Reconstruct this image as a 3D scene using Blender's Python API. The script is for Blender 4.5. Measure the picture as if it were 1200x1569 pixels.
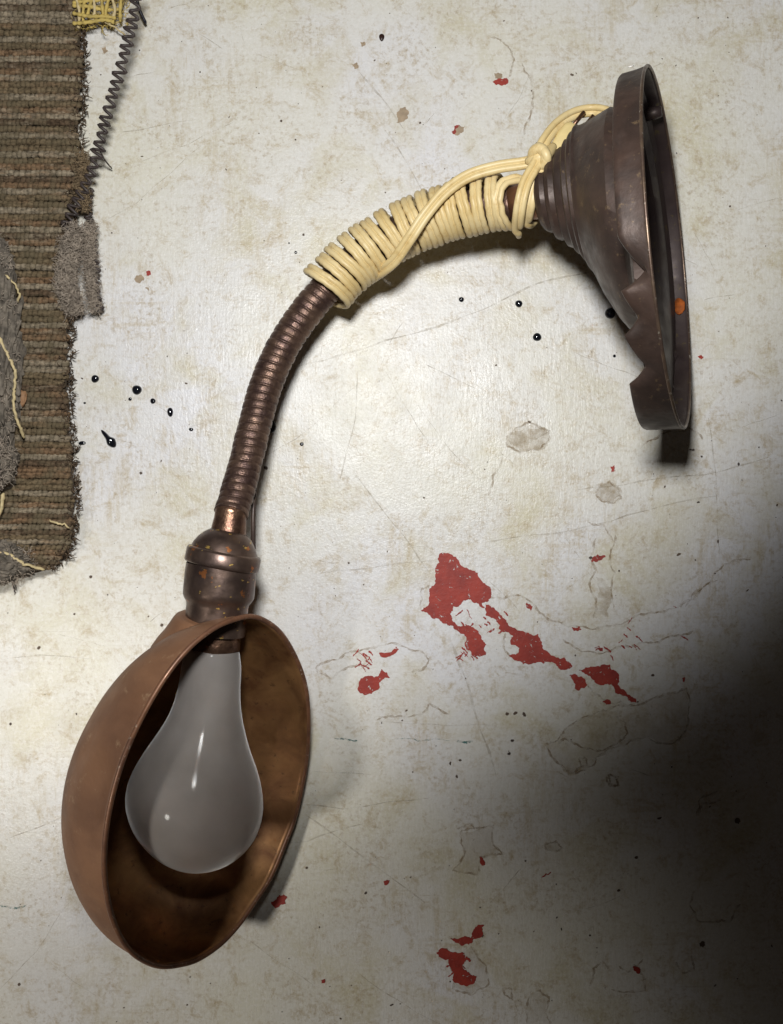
import bpy, bmesh, math, random
from mathutils import Vector, noise
from mathutils.geometry import tessellate_polygon
random.seed(7)
S = 0.000294            # metres per table unit (3.4 units to the millimetre)
HC = 1500.0             # camera height in table units
CX, CY = 600.0, 785.0
scene = bpy.context.scene
for o in list(bpy.data.objects): bpy.data.objects.remove(o)
def W(p): return Vector(((p[0]-CX)*S, (CY-p[1])*S, p[2]*S))
def G(x, y, z=0.0):                     # seen position at a height -> table coordinates
    k = 1-z/HC
    return Vector((CX+(x-CX)*k, CY+(y-CY)*k, z))

# ---------------------------------------------------------------- camera, world, lamps, exposure
cd = bpy.data.cameras.new('camera'); cam = bpy.data.objects.new('camera', cd)
scene.collection.objects.link(cam); scene.camera = cam
cam.location = (0, 0, HC*S)
cd.sensor_fit = 'VERTICAL'; cd.sensor_height = 24; cd.lens = 12/(784.5/HC)
cd.clip_start = 0.01; cd.clip_end = 50
wd = bpy.data.worlds.new('World'); scene.world = wd; wd.use_nodes = True
wd.node_tree.nodes['Background'].inputs[0].default_value = (1.0, 0.84, 0.72, 1)
wd.node_tree.nodes['Background'].inputs[1].default_value = 0.015
def spot(name, at, aim, edge, power, radius, blend, col):
    ld = bpy.data.lights.new(name, 'SPOT'); o = bpy.data.objects.new(name, ld)
    scene.collection.objects.link(o)
    a, b, e = W(at), W(aim), W(edge)
    o.location = a; d = (b-a).normalized()
    o.rotation_euler = d.to_track_quat('-Z', 'Y').to_euler()
    ld.spot_size = min(math.pi, 2*d.angle((e-a).normalized())); ld.spot_blend = blend
    ld.energy = power; ld.shadow_soft_size = radius; ld.color = col
    return o
spot('work_light', (540, 430, 1420), (180, 0, 0), (1110, 1060, 0), 7.2, 0.026, 0.40, (0.99, 0.99, 0.975))
spot('side_light', (-420, 1400, 1350), (-250, 1700, 0), (1200, 1480, 0), 3.7, 0.026, 0.50, (1.0, 0.965, 0.90))
vs = scene.view_settings
vs.view_transform = 'Standard'; vs.look = 'None'; vs.exposure = 0; vs.gamma = 1

# ---------------------------------------------------------------- helpers
def obj(name, me, mat=None, parent=None, **props):
    o = bpy.data.objects.new(name, me); scene.collection.objects.link(o)
    if mat is not None and me is not None:
        me.materials.clear(); me.materials.append(mat)
    if parent is not None: o.parent = parent
    for k, v in props.items(): o[k] = v
    return o
def empty(name, label, cat, group=None, at=None):
    o = bpy.data.objects.new(name, None); scene.collection.objects.link(o)
    o.empty_display_size = 0.01
    o['label'] = label; o['category'] = cat
    if group: o['group'] = group
    return o
def mesh(name, vs_, fs, smooth=True, conv=True):
    me = bpy.data.meshes.new(name)
    me.from_pydata([W(v) if conv else v for v in vs_], [], fs)
    bm = bmesh.new(); bm.from_mesh(me)
    bmesh.ops.recalc_face_normals(bm, faces=bm.faces[:]); bm.to_mesh(me); bm.free()
    if smooth: me.polygons.foreach_set('use_smooth', [True]*len(me.polygons))
    me.update(); return me
def catmull(pts, step):
    pts = [Vector(p) for p in pts]
    P = [pts[0]*2-pts[1]]+pts+[pts[-1]*2-pts[-2]]
    dense = []
    for i in range(1, len(P)-2):
        for j in range(24):
            t = j/24
            a, b, c, d = P[i-1], P[i], P[i+1], P[i+2]
            dense.append(0.5*((2*b)+(c-a)*t+(2*a-5*b+4*c-d)*t*t+(3*b-a-3*c+d)*t**3))
    dense.append(pts[-1])
    L = [0]
    for i in range(1, len(dense)): L.append(L[-1]+(dense[i]-dense[i-1]).length)
    n = max(2, int(round(L[-1]/step)))
    out = []; j = 0
    for i in range(n+1):
        s = L[-1]*i/n
        while j < len(L)-2 and L[j+1] < s: j += 1
        f = (s-L[j])/max(1e-9, L[j+1]-L[j])
        out.append(dense[j].lerp(dense[j+1], min(1, f)))
    return out
def frames(path, up=Vector((0, 0, 1))):
    out = []; N = None
    for i, p in enumerate(path):
        t = (path[min(i+1, len(path)-1)]-path[max(i-1, 0)]).normalized()
        if N is None: N = (up-t*up.dot(t)).normalized()
        else: N = (N-t*N.dot(t)).normalized()
        out.append((t, N, t.cross(N)))
    return out
def tube(path, rad, nseg=8, cap=True, up=Vector((0, 0, 1)), base=0):
    """verts, faces of a swept tube; rad is a number or f(i, theta)"""
    fr = frames(path, up); V = []; F = []
    f = rad if callable(rad) else (lambda i, th: rad)
    for i, p in enumerate(path):
        t, N, B = fr[i]
        for j in range(nseg):
            th = 2*math.pi*j/nseg; r = f(i, th)
            V.append(p+N*(r*math.cos(th))+B*(r*math.sin(th)))
    for i in range(len(path)-1):
        for j in range(nseg):
            a = i*nseg+j; b = i*nseg+(j+1) % nseg
            F.append((base+a, base+b, base+b+nseg, base+a+nseg))
    if cap:
        F.append(tuple(base+j for j in range(nseg)))
        F.append(tuple(base+(len(path)-1)*nseg+j for j in range(nseg)))
    return V, F
def sweep(path, fr, prof, cap=True):
    """sweep a closed 2-d profile: fr[i] = (A, B) carry the profile's two axes"""
    V = []; F = []; n = len(prof)
    for p, (A, B) in zip(path, fr):
        for (u, v) in prof: V.append(p+A*u+B*v)
    for i in range(len(path)-1):
        for j in range(n):
            a = i*n+j; b = i*n+(j+1) % n
            F.append((a, b, b+n, a+n))
    if cap:
        F.append(tuple(range(n))); F.append(tuple((len(path)-1)*n+j for j in range(n)))
    return V, F
def loft(st, nseg=48, cap0=False, cap1=False):
    """st: list of (centre, u axis, v axis, radius)"""
    V = []; F = []
    for c, u, v, r in st:
        for j in range(nseg):
            th = 2*math.pi*j/nseg; V.append(c+u*(r*math.cos(th))+v*(r*math.sin(th)))
    for i in range(len(st)-1):
        for j in range(nseg):
            a = i*nseg+j; b = i*nseg+(j+1) % nseg; F.append((a, b, b+nseg, a+nseg))
    if cap0: F.append(tuple(range(nseg)))
    if cap1: F.append(tuple((len(st)-1)*nseg+j for j in range(nseg)))
    return V, F
def merge(parts):
    V = []; F = []
    for v, f in parts:
        b = len(V); V += v; F += [tuple(i+b for i in q) for q in f]
    return V, F
def solidify(o, t):
    m = o.modifiers.new('thickness', 'SOLIDIFY'); m.thickness = t*S; m.offset = 0

# ---------------------------------------------------------------- materials
class Mat:
    def __init__(s, name):
        s.m = bpy.data.materials.new(name); s.m.use_nodes = True
        s.t = s.m.node_tree; s.b = s.t.nodes['Principled BSDF']
        s.co = s.t.nodes.new('ShaderNodeTexCoord').outputs['Object']
    def set(s, **k):
        for n, v in k.items(): s.b.inputs[n.replace('_', ' ')].default_value = v
        return s
    def link(s, a, b): s.t.links.new(a, b)
    def mapped(s, scale, rot=0):
        n = s.t.nodes.new('ShaderNodeMapping'); n.inputs['Scale'].default_value = scale
        n.inputs['Rotation'].default_value = (0, 0, rot); s.link(s.co, n.inputs['Vector']); return n.outputs[0]
    def noise(s, scale, detail=4, rough=.55, co=None, dist=0):
        n = s.t.nodes.new('ShaderNodeTexNoise'); n.inputs['Scale'].default_value = scale
        n.inputs['Detail'].default_value = detail; n.inputs['Roughness'].default_value = rough
        n.inputs['Distortion'].default_value = dist
        s.link(co if co is not None else s.co, n.inputs['Vector']); return n.outputs['Fac']
    def ramp(s, src, lo, hi, a=0.0, b=1.0):
        n = s.t.nodes.new('ShaderNodeMapRange'); n.inputs[1].default_value = lo; n.inputs[2].default_value = hi
        n.inputs[3].default_value = a; n.inputs[4].default_value = b; s.link(src, n.inputs[0]); return n.outputs[0]
    def math(s, op, a, b):
        n = s.t.nodes.new('ShaderNodeMath'); n.operation = op
        for i, v in enumerate((a, b)):
            if isinstance(v, (int, float)): n.inputs[i].default_value = v
            else: s.link(v, n.inputs[i])
        return n.outputs[0]
    def mix(s, fac, a, b):
        n = s.t.nodes.new('ShaderNodeMix'); n.data_type = 'RGBA'
        for i, v in ((0, fac), (6, a), (7, b)):
            if isinstance(v, tuple): n.inputs[i].default_value = (*v, 1)[:4]
            elif isinstance(v, (int, float)): n.inputs[i].default_value = v
            else: s.link(v, n.inputs[i])
        return n.outputs[2]
    def color(s, c): s.link(c, s.b.inputs['Base Color']); return s
    def rough(s, c): s.link(c, s.b.inputs['Roughness']); return s
    def bump(s, h, strength, dist):
        n = s.t.nodes.new('ShaderNodeBump'); n.inputs['Strength'].default_value = strength
        n.inputs['Distance'].default_value = dist; s.link(h, n.inputs['Height'])
        s.link(n.outputs[0], s.b.inputs['Normal']); return s
def simple(name, col, rough=.6, metal=0.0, var=.35, nscale=400, bump=0.0, col2=None, **k):
    m = Mat(name)
    f = m.ramp(m.noise(nscale, 5), .35, .68)
    c2 = col2 or tuple(x*(1-var) for x in col)
    m.color(m.mix(f, col, c2)); m.set(Roughness=rough, Metallic=metal, **k)
    if bump: m.bump(m.noise(nscale*2, 4), bump, .0004)
    return m.m

# worn white paint of the tabletop
T = Mat('worn_white_paint')
c = T.mix(T.ramp(T.noise(9, 3), .35, .65), (.68, .655, .56), (.70, .695, .715))
c = T.mix(T.ramp(T.noise(26, 5, .6, dist=.6), .50, .70, 0, .7), c, (.54, .485, .31))           # yellowed grime
c = T.mix(T.ramp(T.noise(105, 9, .8, dist=.5), .52, .69, 0, .9), c, (.43, .34, .20))          # brown smears
m1 = T.math('MULTIPLY', T.ramp(T.noise(420, 4, .7), .50, .70, 0, .8), T.ramp(T.noise(38, 5, .7), .40, .62))
c = T.mix(m1, c, (.36, .28, .18))                                                               # fine specks
m2 = T.ramp(T.noise(1, 4, .6, T.mapped((40, 1300, 1), .45)), .66, .74, 0, .55)
c = T.mix(m2, c, (.42, .36, .27))                                                               # rubbed hairlines
m3 = T.ramp(T.noise(1, 4, .6, T.mapped((1200, 46, 1), -.35)), .68, .76, 0, .5)
c = T.mix(m3, c, (.44, .38, .29))
m3 = T.ramp(T.noise(1, 3, .6, T.mapped((25, 900, 1), -.12)), .66, .75, 0, .45)
c = T.mix(m3, c, (.45, .40, .32))
for sc_, ro, am in (((170, 22, 1), .08, .65), ((150, 20, 1), .62, .55), ((24, 190, 1), .16, .6), ((420, 60, 1), -.2, .5)):
    st = T.math('MULTIPLY', T.ramp(T.noise(1, 6, .7, T.mapped(sc_, ro)), .54, .70, 0, am), T.ramp(T.noise(14+am*9, 4, .6), .48, .62))
    c = T.mix(st, c, (.46, .37, .22))
m4 = T.ramp(T.noise(230, 5, .75), .70, .74, 0, .9)
c = T.mix(m4, c, (.20, .15, .10))
c = T.mix(T.ramp(T.noise(650, 4, .65), .48, .68, 0, .45), c, (.80, .78, .76))
c = T.mix(T.ramp(T.noise(560, 3, .6), .56, .74, 0, .35), c, (.50, .42, .34))
T.color(c); T.rough(T.ramp(T.noise(60, 5), .3, .7, .24, .40)); T.set(Specular_IOR_Level=.45)
T.bump(T.math('ADD', T.math('ADD', T.noise(900, 5, .65), T.math('MULTIPLY', T.noise(90, 4), 1.2)), T.math('MULTIPLY', T.noise(1, 4, .6, T.mapped((700, 140, 1), .3)), 1.0)), .34, .0005)
M_table = T.m
M_red = Mat('red_underpaint')
M_red.color(M_red.mix(M_red.ramp(M_red.noise(120, 6, .7), .35, .7), (.36, .036, .020), (.22, .020, .014)))
M_red.link(M_red.ramp(M_red.noise(420, 5, .7, dist=.6), .34, .40), M_red.b.inputs['Alpha'])
M_red.set(Roughness=.6); M_red.bump(M_red.noise(600, 4), .4, .0004); M_red = M_red.m
M_tan = simple('tan_primer', (.40, .30, .20), .6, var=.35, nscale=300)
def alpha_mat(name, col, a, lo=.3, hi=.6, ns=500):
    m = Mat(name); m.set(Base_Color=(*col, 1), Roughness=.6)
    m.link(m.ramp(m.noise(ns, 4), lo, hi, a*.15, a), m.b.inputs['Alpha']); return m.m
M_pale = alpha_mat('pale_stain', (.42, .33, .21), .22, .3, .7, 90)
M_ring = alpha_mat('brown_stain_line', (.33, .235, .135), .58, .42, .66, 260)
M_scr = alpha_mat('grey_scratch', (.36, .30, .21), .40, .42, .7, 200)
M_wash = alpha_mat('tan_stain', (.38, .28, .15), .36, .4, .65, 200)
M_speck = simple('dark_speck', (.12, .08, .05), .7, col2=(.05, .035, .03), nscale=60)
M_blue = alpha_mat('green_smear', (.05, .17, .16), .8, .45, .6, 500)

def patina(name, a, b, cc, rough, metal, ns, lo=.4, hi=.62, bump=.12):
    m = Mat(name)
    c = m.mix(m.ramp(m.noise(ns, 6, .6, dist=.5), lo, hi), a, b)
    c = m.mix(m.ramp(m.noise(ns*4.1, 5, .7), .60, .70, 0, .8), c, cc)
    m.color(c); m.rough(m.ramp(m.noise(ns*2, 5), .3, .7, rough-.1, rough+.14)); m.set(Metallic=metal)
    m.bump(m.noise(ns*6, 4), bump, .0004); return m.m
M_base = patina('dark_bronze', (.070, .043, .033), (.040, .026, .021), (.15, .10, .055), .48, .3, 75, .36, .64, .3)
M_basein = patina('dark_bronze_inside', (.05, .034, .034), (.065, .045, .04), (.12, .09, .03), .5, .4, 60)
M_neck = patina('brown_steel_hose', (.17, .105, .075), (.085, .05, .042), (.24, .16, .10), .40, .7, 170, .38, .62, .5)
M_sock = Mat('worn_brass_socket')
c = M_sock.mix(M_sock.ramp(M_sock.noise(90, 5), .4, .62), (.17, .115, .09), (.105, .072, .062))
c = M_sock.mix(M_sock.ramp(M_sock.noise(150, 4, .6), .645, .665, 0, .95), c, (.45, .17, .06))
c = M_sock.mix(M_sock.ramp(M_sock.noise(210, 3, .6, M_sock.mapped((1, 2.2, 1), .3)), .68, .69, 0, 1), c, (.72, .48, .13))
M_sock.color(c).set(Metallic=.8); M_sock.rough(M_sock.ramp(M_sock.noise(200, 5), .3, .7, .26, .48))
M_sock.bump(M_sock.noise(180, 4), .25, .0006); M_sock = M_sock.m
M_copper = patina('worn_copper', (.24, .14, .09), (.13, .07, .05), (.34, .2, .12), .34, .85, 160, .4, .6, .4)
M_stem = patina('copper_stem', (.24, .115, .055), (.15, .07, .04), (.07, .04, .03), .42, .6, 130)
M_shade = patina('brown_shade_enamel', (.225, .112, .058), (.15, .072, .039), (.30, .19, .11), .58, .1, 42, .36, .66, .22)
M_shadein = patina('tarnished_reflector', (.30, .155, .062), (.15, .066, .027), (.06, .027, .016), .45, .55, 60, .38, .66)
M_rim = patina('worn_rim', (.20, .092, .048), (.13, .06, .035), (.45, .36, .28), .42, .3, 120)
M_cord = Mat('cream_vinyl')
c = M_cord.mix(M_cord.ramp(M_cord.noise(60, 4), .4, .65), (.70, .56, .30), (.62, .465, .21))
c = M_cord.mix(M_cord.ramp(M_cord.noise(240, 6, .75), .52, .70, 0, .65), c, (.46, .30, .11))
M_cord.color(c).set(Roughness=.42, Specular_IOR_Level=.4)
M_cord.b.inputs['Subsurface Weight'].default_value = .0; M_cord.b.inputs['Subsurface Radius'].default_value = (.002, .001, .0004)
M_cord = M_cord.m
M_plug = simple('cream_plug_plastic', (.66, .52, .24), .4, var=.15, nscale=120)
M_glass = Mat('frosted_glass').set(Base_Color=(.66, .62, .59, 1), Roughness=.48, IOR=1.08, Transmission_Weight=.72,
                                  Coat_Weight=.10, Coat_Roughness=.10, Specular_IOR_Level=.3,
                                  Sheen_Weight=.55, Sheen_Roughness=.35)
M_glass.color(M_glass.mix(M_glass.ramp(M_glass.noise(40, 5), .35, .7), (.66, .61, .575), (.50, .455, .415)))
M_glass = M_glass.m
M_drop = Mat('black_liquid').set(Base_Color=(.006, .007, .011, 1), Roughness=.06, Specular_IOR_Level=.9).m
Y_cols = {'grey': (.34, .28, .20), 'orange': (.245, .155, .09), 'olive': (.20, .15, .09), 'brown': (.14, .095, .06)}
def yarn(n, col):
    m = Mat('yarn_'+n)
    f = m.noise(1, 4, .6, m.mapped((380, 900, 400)))
    alt = Y_cols['orange' if n in ('grey', 'olive') else 'grey']
    c = m.mix(m.ramp(m.noise(1, 3, .6, m.mapped((60, 260, 100))), .52, .66, 0, .75), col, alt)
    c = m.mix(m.ramp(f, .38, .66), c, tuple(x*.32 for x in col))
    c = m.mix(m.ramp(m.noise(110, 5, .65), .46, .66, 0, .85), c, (.13, .105, .065))
    m.color(c); m.set(Roughness=.95, Specular_IOR_Level=.1); m.bump(m.noise(2600, 3), .7, .0006); return m.m
M_yarn = {k: yarn(k, v) for k, v in Y_cols.items()}
M_back = simple('dark_backing', (.055, .04, .026), .95, var=.5)
M_fringe = simple('brown_fringe', (.13, .085, .05), .95, var=.6, nscale=300)
M_lint = simple('grey_lint', (.46, .385, .31), .95, var=.45, nscale=250)
M_dirt = simple('grey_dirt', (.20, .17, .135), .95, var=.75, nscale=260, bump=.9)
M_straw = simple('pale_straw', (.62, .50, .27), .7, var=.3, nscale=600)
M_gold = simple('yellow_burlap', (.60, .45, .13), .8, var=.4, nscale=300)
M_spring = simple('dark_kinked_yarn', (.055, .04, .036), .55, var=.5, nscale=500)
M_black = simple('black_wire', (.012, .012, .02), .35, var=.2)
M_rust = simple('orange_rust', (.50, .12, .015), .8, var=.5, nscale=500)
M_white = simple('bare_bright_metal', (.85, .83, .8), .3)

# ---------------------------------------------------------------- tabletop
V = [(-700, -600, 0), (1900, -600, 0), (1900, 2200, 0), (-700, 2200, 0)]
V = V+[(x, y, -70) for x, y, _ in V]
table = obj('tabletop', mesh('tabletop', V, [(0, 1, 2, 3), (4, 5, 6, 7), (0, 1, 5, 4), (1, 2, 6, 5), (2, 3, 7, 6), (3, 0, 4, 7)], False),
            M_table, kind='structure', label='worn white painted tabletop, chipped down to red')
def ragged(poly, amp, levels=3, closed=True):
    p = [Vector((x, y)) for x, y in poly]
    for L in range(levels):
        q = []; n = len(p)
        for i in range(n if closed else n-1):
            a, b = p[i], p[(i+1) % n]; d = b-a
            q += [a, (a+b)/2+Vector((-d.y, d.x))*random.uniform(-amp, amp)]
        if not closed: q.append(p[-1])
        p = q
    return p
def sheet(name, polys, z, mat, parent=table, amp=.22, levels=3, **k):
    V = []; F = []
    for poly in polys:
        p = ragged(poly, amp, levels); b = len(V)
        V += [Vector((q.x, q.y, z)) for q in p]
        for tri in tessellate_polygon([[Vector((q.x, q.y, 0)) for q in p]]): F.append(tuple(b+i for i in tri))
    return obj(name, mesh(name, V, F, False), mat, parent, **k)
def ribbon(lines, z, jag=.12, levels=3):
    V = []; F = []
    for pts, w in lines:
        p = ragged(pts, jag, levels, False); b = len(V)
        for i, q in enumerate(p):
            d = (p[min(i+1, len(p)-1)]-p[max(0, i-1)]).normalized(); nrm = Vector((-d.y, d.x))
            ww = w*.5*random.uniform(.35, 1.25)
            if i in (0, len(p)-1): ww *= .2
            V += [Vector((*(q+nrm*ww), z)), Vector((*(q-nrm*ww), z))]
        for i in range(len(p)-1): F.append((b+2*i, b+2*i+1, b+2*i+3, b+2*i+2))
    return V, F
def z7(L): return [(460+x/1.875, 820+y/1.875) for x, y in L]
def z8(L): return [(380+x/1.4634, 1180+y/1.4634) for x, y in L]
red = [
 z7([(400,55),(425,52),(460,85),(490,100),(520,130),(548,155),(548,180),(525,195),(505,195),(490,185),(470,188),(440,205),(432,225),(440,250),(465,262),(500,268),(520,290),(535,315),(533,345),(515,350),(495,345),(478,330),(478,305),(470,285),(440,262),(420,255),(400,243),(375,235),(347,218),(365,205),(372,175),(370,155),(388,140),(390,110),(400,80)]),
 z7([(530,196),(558,210),(592,245),(620,270),(660,285),(685,285),(695,310),(700,330),(735,352),(775,368),(782,378),(770,384),(740,378),(715,365),(690,365),(660,372),(640,372),(610,355),(600,345),(625,340),(630,325),(605,315),(612,290),(590,278),(570,270),(575,260),(545,235),(532,230)]),
 z7([(800,388),(820,380),(850,378),(890,372),(910,395),(912,430),(935,450),(955,465),(968,485),(950,480),(925,462),(905,455),(895,430),(870,432),(845,418),(825,402)]),
 z7([(772,402),(790,398),(812,410),(825,430),(800,448),(788,440),(785,420)]),
 z7([(170,420),(200,405),(225,405),(235,385),(258,410),(235,418),(228,440),(195,458),(172,455)]),
 z7([(228,338),(275,320),(283,330),(265,345),(230,348)]),
 z7([(650,195),(668,205),(662,218),(650,208)]), z7([(845,322),(870,325),(868,335),(848,333)]),
 z7([(838,68),(875,58),(878,64),(850,78),(838,78)]), z7([(780,265),(800,262),(808,272),(785,276)]),
 z7([(868,480),(890,474),(892,486),(880,488)]), z7([(505,180),(520,192),(545,215),(540,225),(515,205)]),
 z8([(452,378),(480,375),(500,378),(510,352),(530,348),(527,375),(505,380),(495,392),(470,388)]),
 z8([(422,410),(440,400),(480,408),(488,425),(480,440),(490,450),(512,462),(505,480),(480,483),(458,470),(462,455),(452,440),(450,425),(430,420)]),
 z8([(52,295),(70,280),(88,285),(85,300),(60,310)]), z8([(863,440),(880,447),(878,457),(865,450)]),
 z8([(520,195),(530,205),(532,214),(524,214)]),
 [(755,126),(762,122),(770,122),(777,120),(778,129),(770,132),(760,131)], [(692,203),(696,194),(703,192),(698,199),(697,207)],
 [(224,417),(231,416),(231,422),(225,423)], [(1069,547),(1074,544),(1078,547),(1074,551)], [(935,716),(941,713),(943,722),(937,724)],
 [(1045,1040),(1049,1038),(1048,1046)], [(588,1350),(597,1349),(595,1355),(589,1356)], [(492,1502),(497,1500),(498,1506),(493,1507)]]
for i, p in enumerate(red): sheet('red_paint_patch', [p], .45+.012*i, M_red)
tan = [[(609,172),(614,166),(622,165),(627,172),(625,182),(617,187),(607,189),(610,182)], [(757,113),(763,112),(770,115),(768,122),(759,121)],
       [(697,200),(703,192),(713,194),(710,203),(702,208),(697,207)], [(552,65),(558,64),(560,70),(555,73)], [(539,99),(547,96),(550,102),(543,106)],
       [(156,74),(162,72),(166,79),(160,83)], [(208,424),(218,422),(221,430),(213,435),(207,430)], [(222,442),(228,441),(228,446)],
       [(915,742),(930,738),(948,745),(952,762),(938,772),(920,768),(912,756)], [(780,664),(805,652),(835,655),(842,672),(830,690),(800,694),(783,682)]]
for i, p in enumerate(tan[:8]): sheet('tan_paint_chip', [p], .35, M_tan)
for p in tan[8:]: sheet('stain', [p], .30, M_wash)
sheet('stain', [z7([(850,120),(880,140),(895,180),(885,235),(850,240),(840,200)])], .30, M_wash)
rings = [
 z7([(545,180),(580,185),(610,172),(640,178),(680,215),(720,245),(770,265),(850,270),(900,262),(950,245),(1000,225),(1080,210),(1130,185),(1200,130)]),
 z7([(755,300),(800,330),(870,340),(950,322),(1000,310),(1060,292),(1130,275)]),
 z7([(850,10),(835,60),(850,100),(832,145),(850,185),(842,240)]), z7([(905,0),(890,60),(905,110),(895,170),(900,210)]),
 z7([(705,600),(740,590),(760,560),(810,525),(880,505),(960,490),(1000,475),(1060,455),(1110,440),(1120,480),(1110,560),(1070,600),(1000,580),(940,600),(850,640),(845,660),(770,688),(735,650),(705,605)]),
 z7([(740,600),(760,585),(800,605),(870,620),(910,600),(940,570),(935,540),(910,520)]),
 z7([(45,380),(75,365),(130,340),(200,325),(300,322),(350,335),(370,360),(350,390),(320,395)]), z7([(200,375),(130,385),(90,415),(50,395),(45,380)]),
 z7([(220,532),(290,520),(350,515),(372,485),(430,515)]), z7([(347,218),(350,155),(372,145)]),
 z7([(590,280),(585,300),(590,335),(605,350)]), z7([(825,432),(860,462),(885,485),(920,480),(960,490)]),
 z7([(880,690),(905,690),(915,720),(890,722),(880,692)]), z7([(800,640),(820,640),(825,660),(808,665),(800,642)]),
 z8([(475,140),(520,130),(550,125),(548,160),(570,190),(545,190),(520,195),(515,235),(460,225),(485,190),(475,140)]),
 z8([(455,430),(460,490),(500,505),(540,480),(535,440),(500,395)]), z8([(625,569),(630,510),(655,495),(675,510),(668,545),(680,569)]),
 z8([(765,485),(775,445),(795,430),(810,445)]), z8([(815,492),(890,495),(885,460),(865,435)]), z8([(960,430),(975,455),(1000,450),(995,415)]),
 z8([(665,165),(690,160),(705,175),(690,182),(668,178),(665,165)]), z8([(1005,105),(1020,75),(1060,68)]), z8([(570,490),(590,490),(592,515),(575,505),(570,490)]),
 z8([(1000,270),(990,300),(1010,340),(1080,340),(1105,300)]), z8([(705,0),(730,8),(760,0)]), z8([(810,10),(830,15),(828,35),(812,30),(808,12)]),
 [(983,687),(1000,674),(1030,662),(1056,655),(1070,664),(1076,674)], [(912,756),(920,744),(934,738),(948,750),(952,764),(940,772),(922,769),(912,758)],
 [(776,672),(790,656),(820,650),(840,660),(841,676),(825,690),(796,694),(778,684),(776,672)],
 [(752,58),(772,66),(784,80),(786,100),(780,118)], [(800,98),(812,120),(817,150),(812,180),(803,208)], [(770,700),(755,730),(748,760)],
 [(900,800),(925,805),(940,830)], [(1050,930),(1090,890),(1110,865),(1150,858)], [(948,1480),(962,1490),(985,1470)],
 [(1070,1250),(1072,1225),(1100,1212)], [(700,1270),(720,1262),(735,1275)]]
v, f = merge([ribbon([(r, 3.6)], .25+.006*i) for i, r in enumerate(rings)])
obj('stain_outline', mesh('stain_outline', v, f, False), M_ring, table, kind='stuff')
for k, r in enumerate(rings):
    if len(r) > 5 and math.dist(r[0], r[-1]) < 70: sheet('stain', [r], .10+.004*k, M_pale, amp=.12)
lines = [([(455,562),(540,540),(640,510),(700,490),(780,455),(840,430),(915,414)], 3.0), ([(700,855),(640,862),(560,872),(480,880)], 2),
         ([(740,832),(800,822),(880,812),(960,790),(1100,760)], 2.6), ([(880,752),(980,738),(1080,728),(1180,700)], 2.4),
         ([(540,720),(600,800),(660,880)], 2), ([(690,980),(720,1060),(745,1140),(760,1190)], 4), ([(160,205),(235,195),(310,182)], 2.2),
         ([(470,1250),(520,1285),(545,1305),(620,1360),(670,1400)], 2.2), ([(380,1440),(420,1470),(480,1510)], 2), ([(400,1300),(470,1290),(560,1262)], 2),
         ([(580,1105),(660,1110),(760,1112)], 1.6), ([(520,740),(545,640),(548,560)], 2.2), ([(1085,640),(1098,760),(1103,850)], 1.8),
         ([(0,1290),(110,1245),(200,1190)], 2), ([(640,620),(690,690),(740,740)], 1.6), ([(240,620),(290,655),(350,640)], 1.4), ([(0,1012),(60,1004),(140,1010)], 1.6),
         ([(590,200),(640,280),(665,320)], 2.6), ([(550,110),(585,150),(620,200)], 3)]
for i in range(80):
    x, y = random.uniform(-50, 1250), random.uniform(-50, 1620); a = random.choice([.2, -.15, .6, 2.2, 1.2, -.5])+random.uniform(-.25, .25); L = random.expovariate(1/55)+12
    b = random.uniform(-.12, .12)
    lines.append(([(x, y), (x+L*.5*math.cos(a), y+L*.5*math.sin(a)), (x+L*math.cos(a+b), y+L*math.sin(a+b))], random.uniform(.8, 1.7)))
v, f = merge([ribbon([l], .05+.0012*i, .03, 2) for i, l in enumerate(lines)])
obj('scratches', mesh('scratches', v, f, False), M_scr, table, kind='stuff')
sp = []
fixed = [(453,387,2),(585,1108,2),(1062,690,2.5),(1075,700,2),(772,33,2),(60,993,3),(1010,1254,4),(975,1314,3),(860,1424,2.5),(600,1540,3),(1076,1447,5),(1130,1258,5),(470,1330,2),(905,855,3),
         (1000,1035,3),(1040,850,4),(1070,770,3),(1100,830,3),(1145,905,3),(690,1170,3),(705,1165,2.5),(700,1190,3),(777,1094,3),(790,1093,4),(803,1095,4),(780,1155,3),(785,1135,3),(760,560,2)]
for x, y, r in fixed+[(random.uniform(0, 1200), random.uniform(0, 1569), random.expovariate(1/.55)+.6) for _ in range(380)]:
    a0 = random.random()*6; asp = random.uniform(.35, 1)
    sp.append([(x+r*math.cos(t)*math.cos(a0)-r*asp*math.sin(t)*math.sin(a0), y+r*math.cos(t)*math.sin(a0)+r*asp*math.sin(t)*math.cos(a0)) for t in [i*math.pi/3 for i in range(6)]])
sheet('dark_specks', sp, .85, M_speck, amp=.2, levels=1, kind='stuff')
cs = []
for (x0, y0), (dx, dy), n in [((540,992),(28,26),9), ((550,1000),(22,22),8), ((690,985),(40,25),9), ((705,925),(30,35),8), ((915,985),(60,20),6), ((740,935),(40,30),10), ((925,920),(120,60),7), ((690,1465),(25,25),8), ((835,1330),(20,10),2)]:
    for i in range(n):
        x, y = x0+random.random()*dx, y0+random.random()*dy; a = random.choice([.75, .9, 2.3])+random.uniform(-.3, .3); L = random.uniform(5, 15)
        cs.append(([(x, y), (x+L*math.cos(a)*.5+1, y+L*math.sin(a)*.5), (x+L*math.cos(a), y+L*math.sin(a))], random.uniform(1.2, 3)))
v, f = merge([ribbon([l], .76+.001*i, .1, 2) for i, l in enumerate(cs)])
obj('red_flecks', mesh('red_flecks', v, f, False), M_red, table, kind='stuff')
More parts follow.
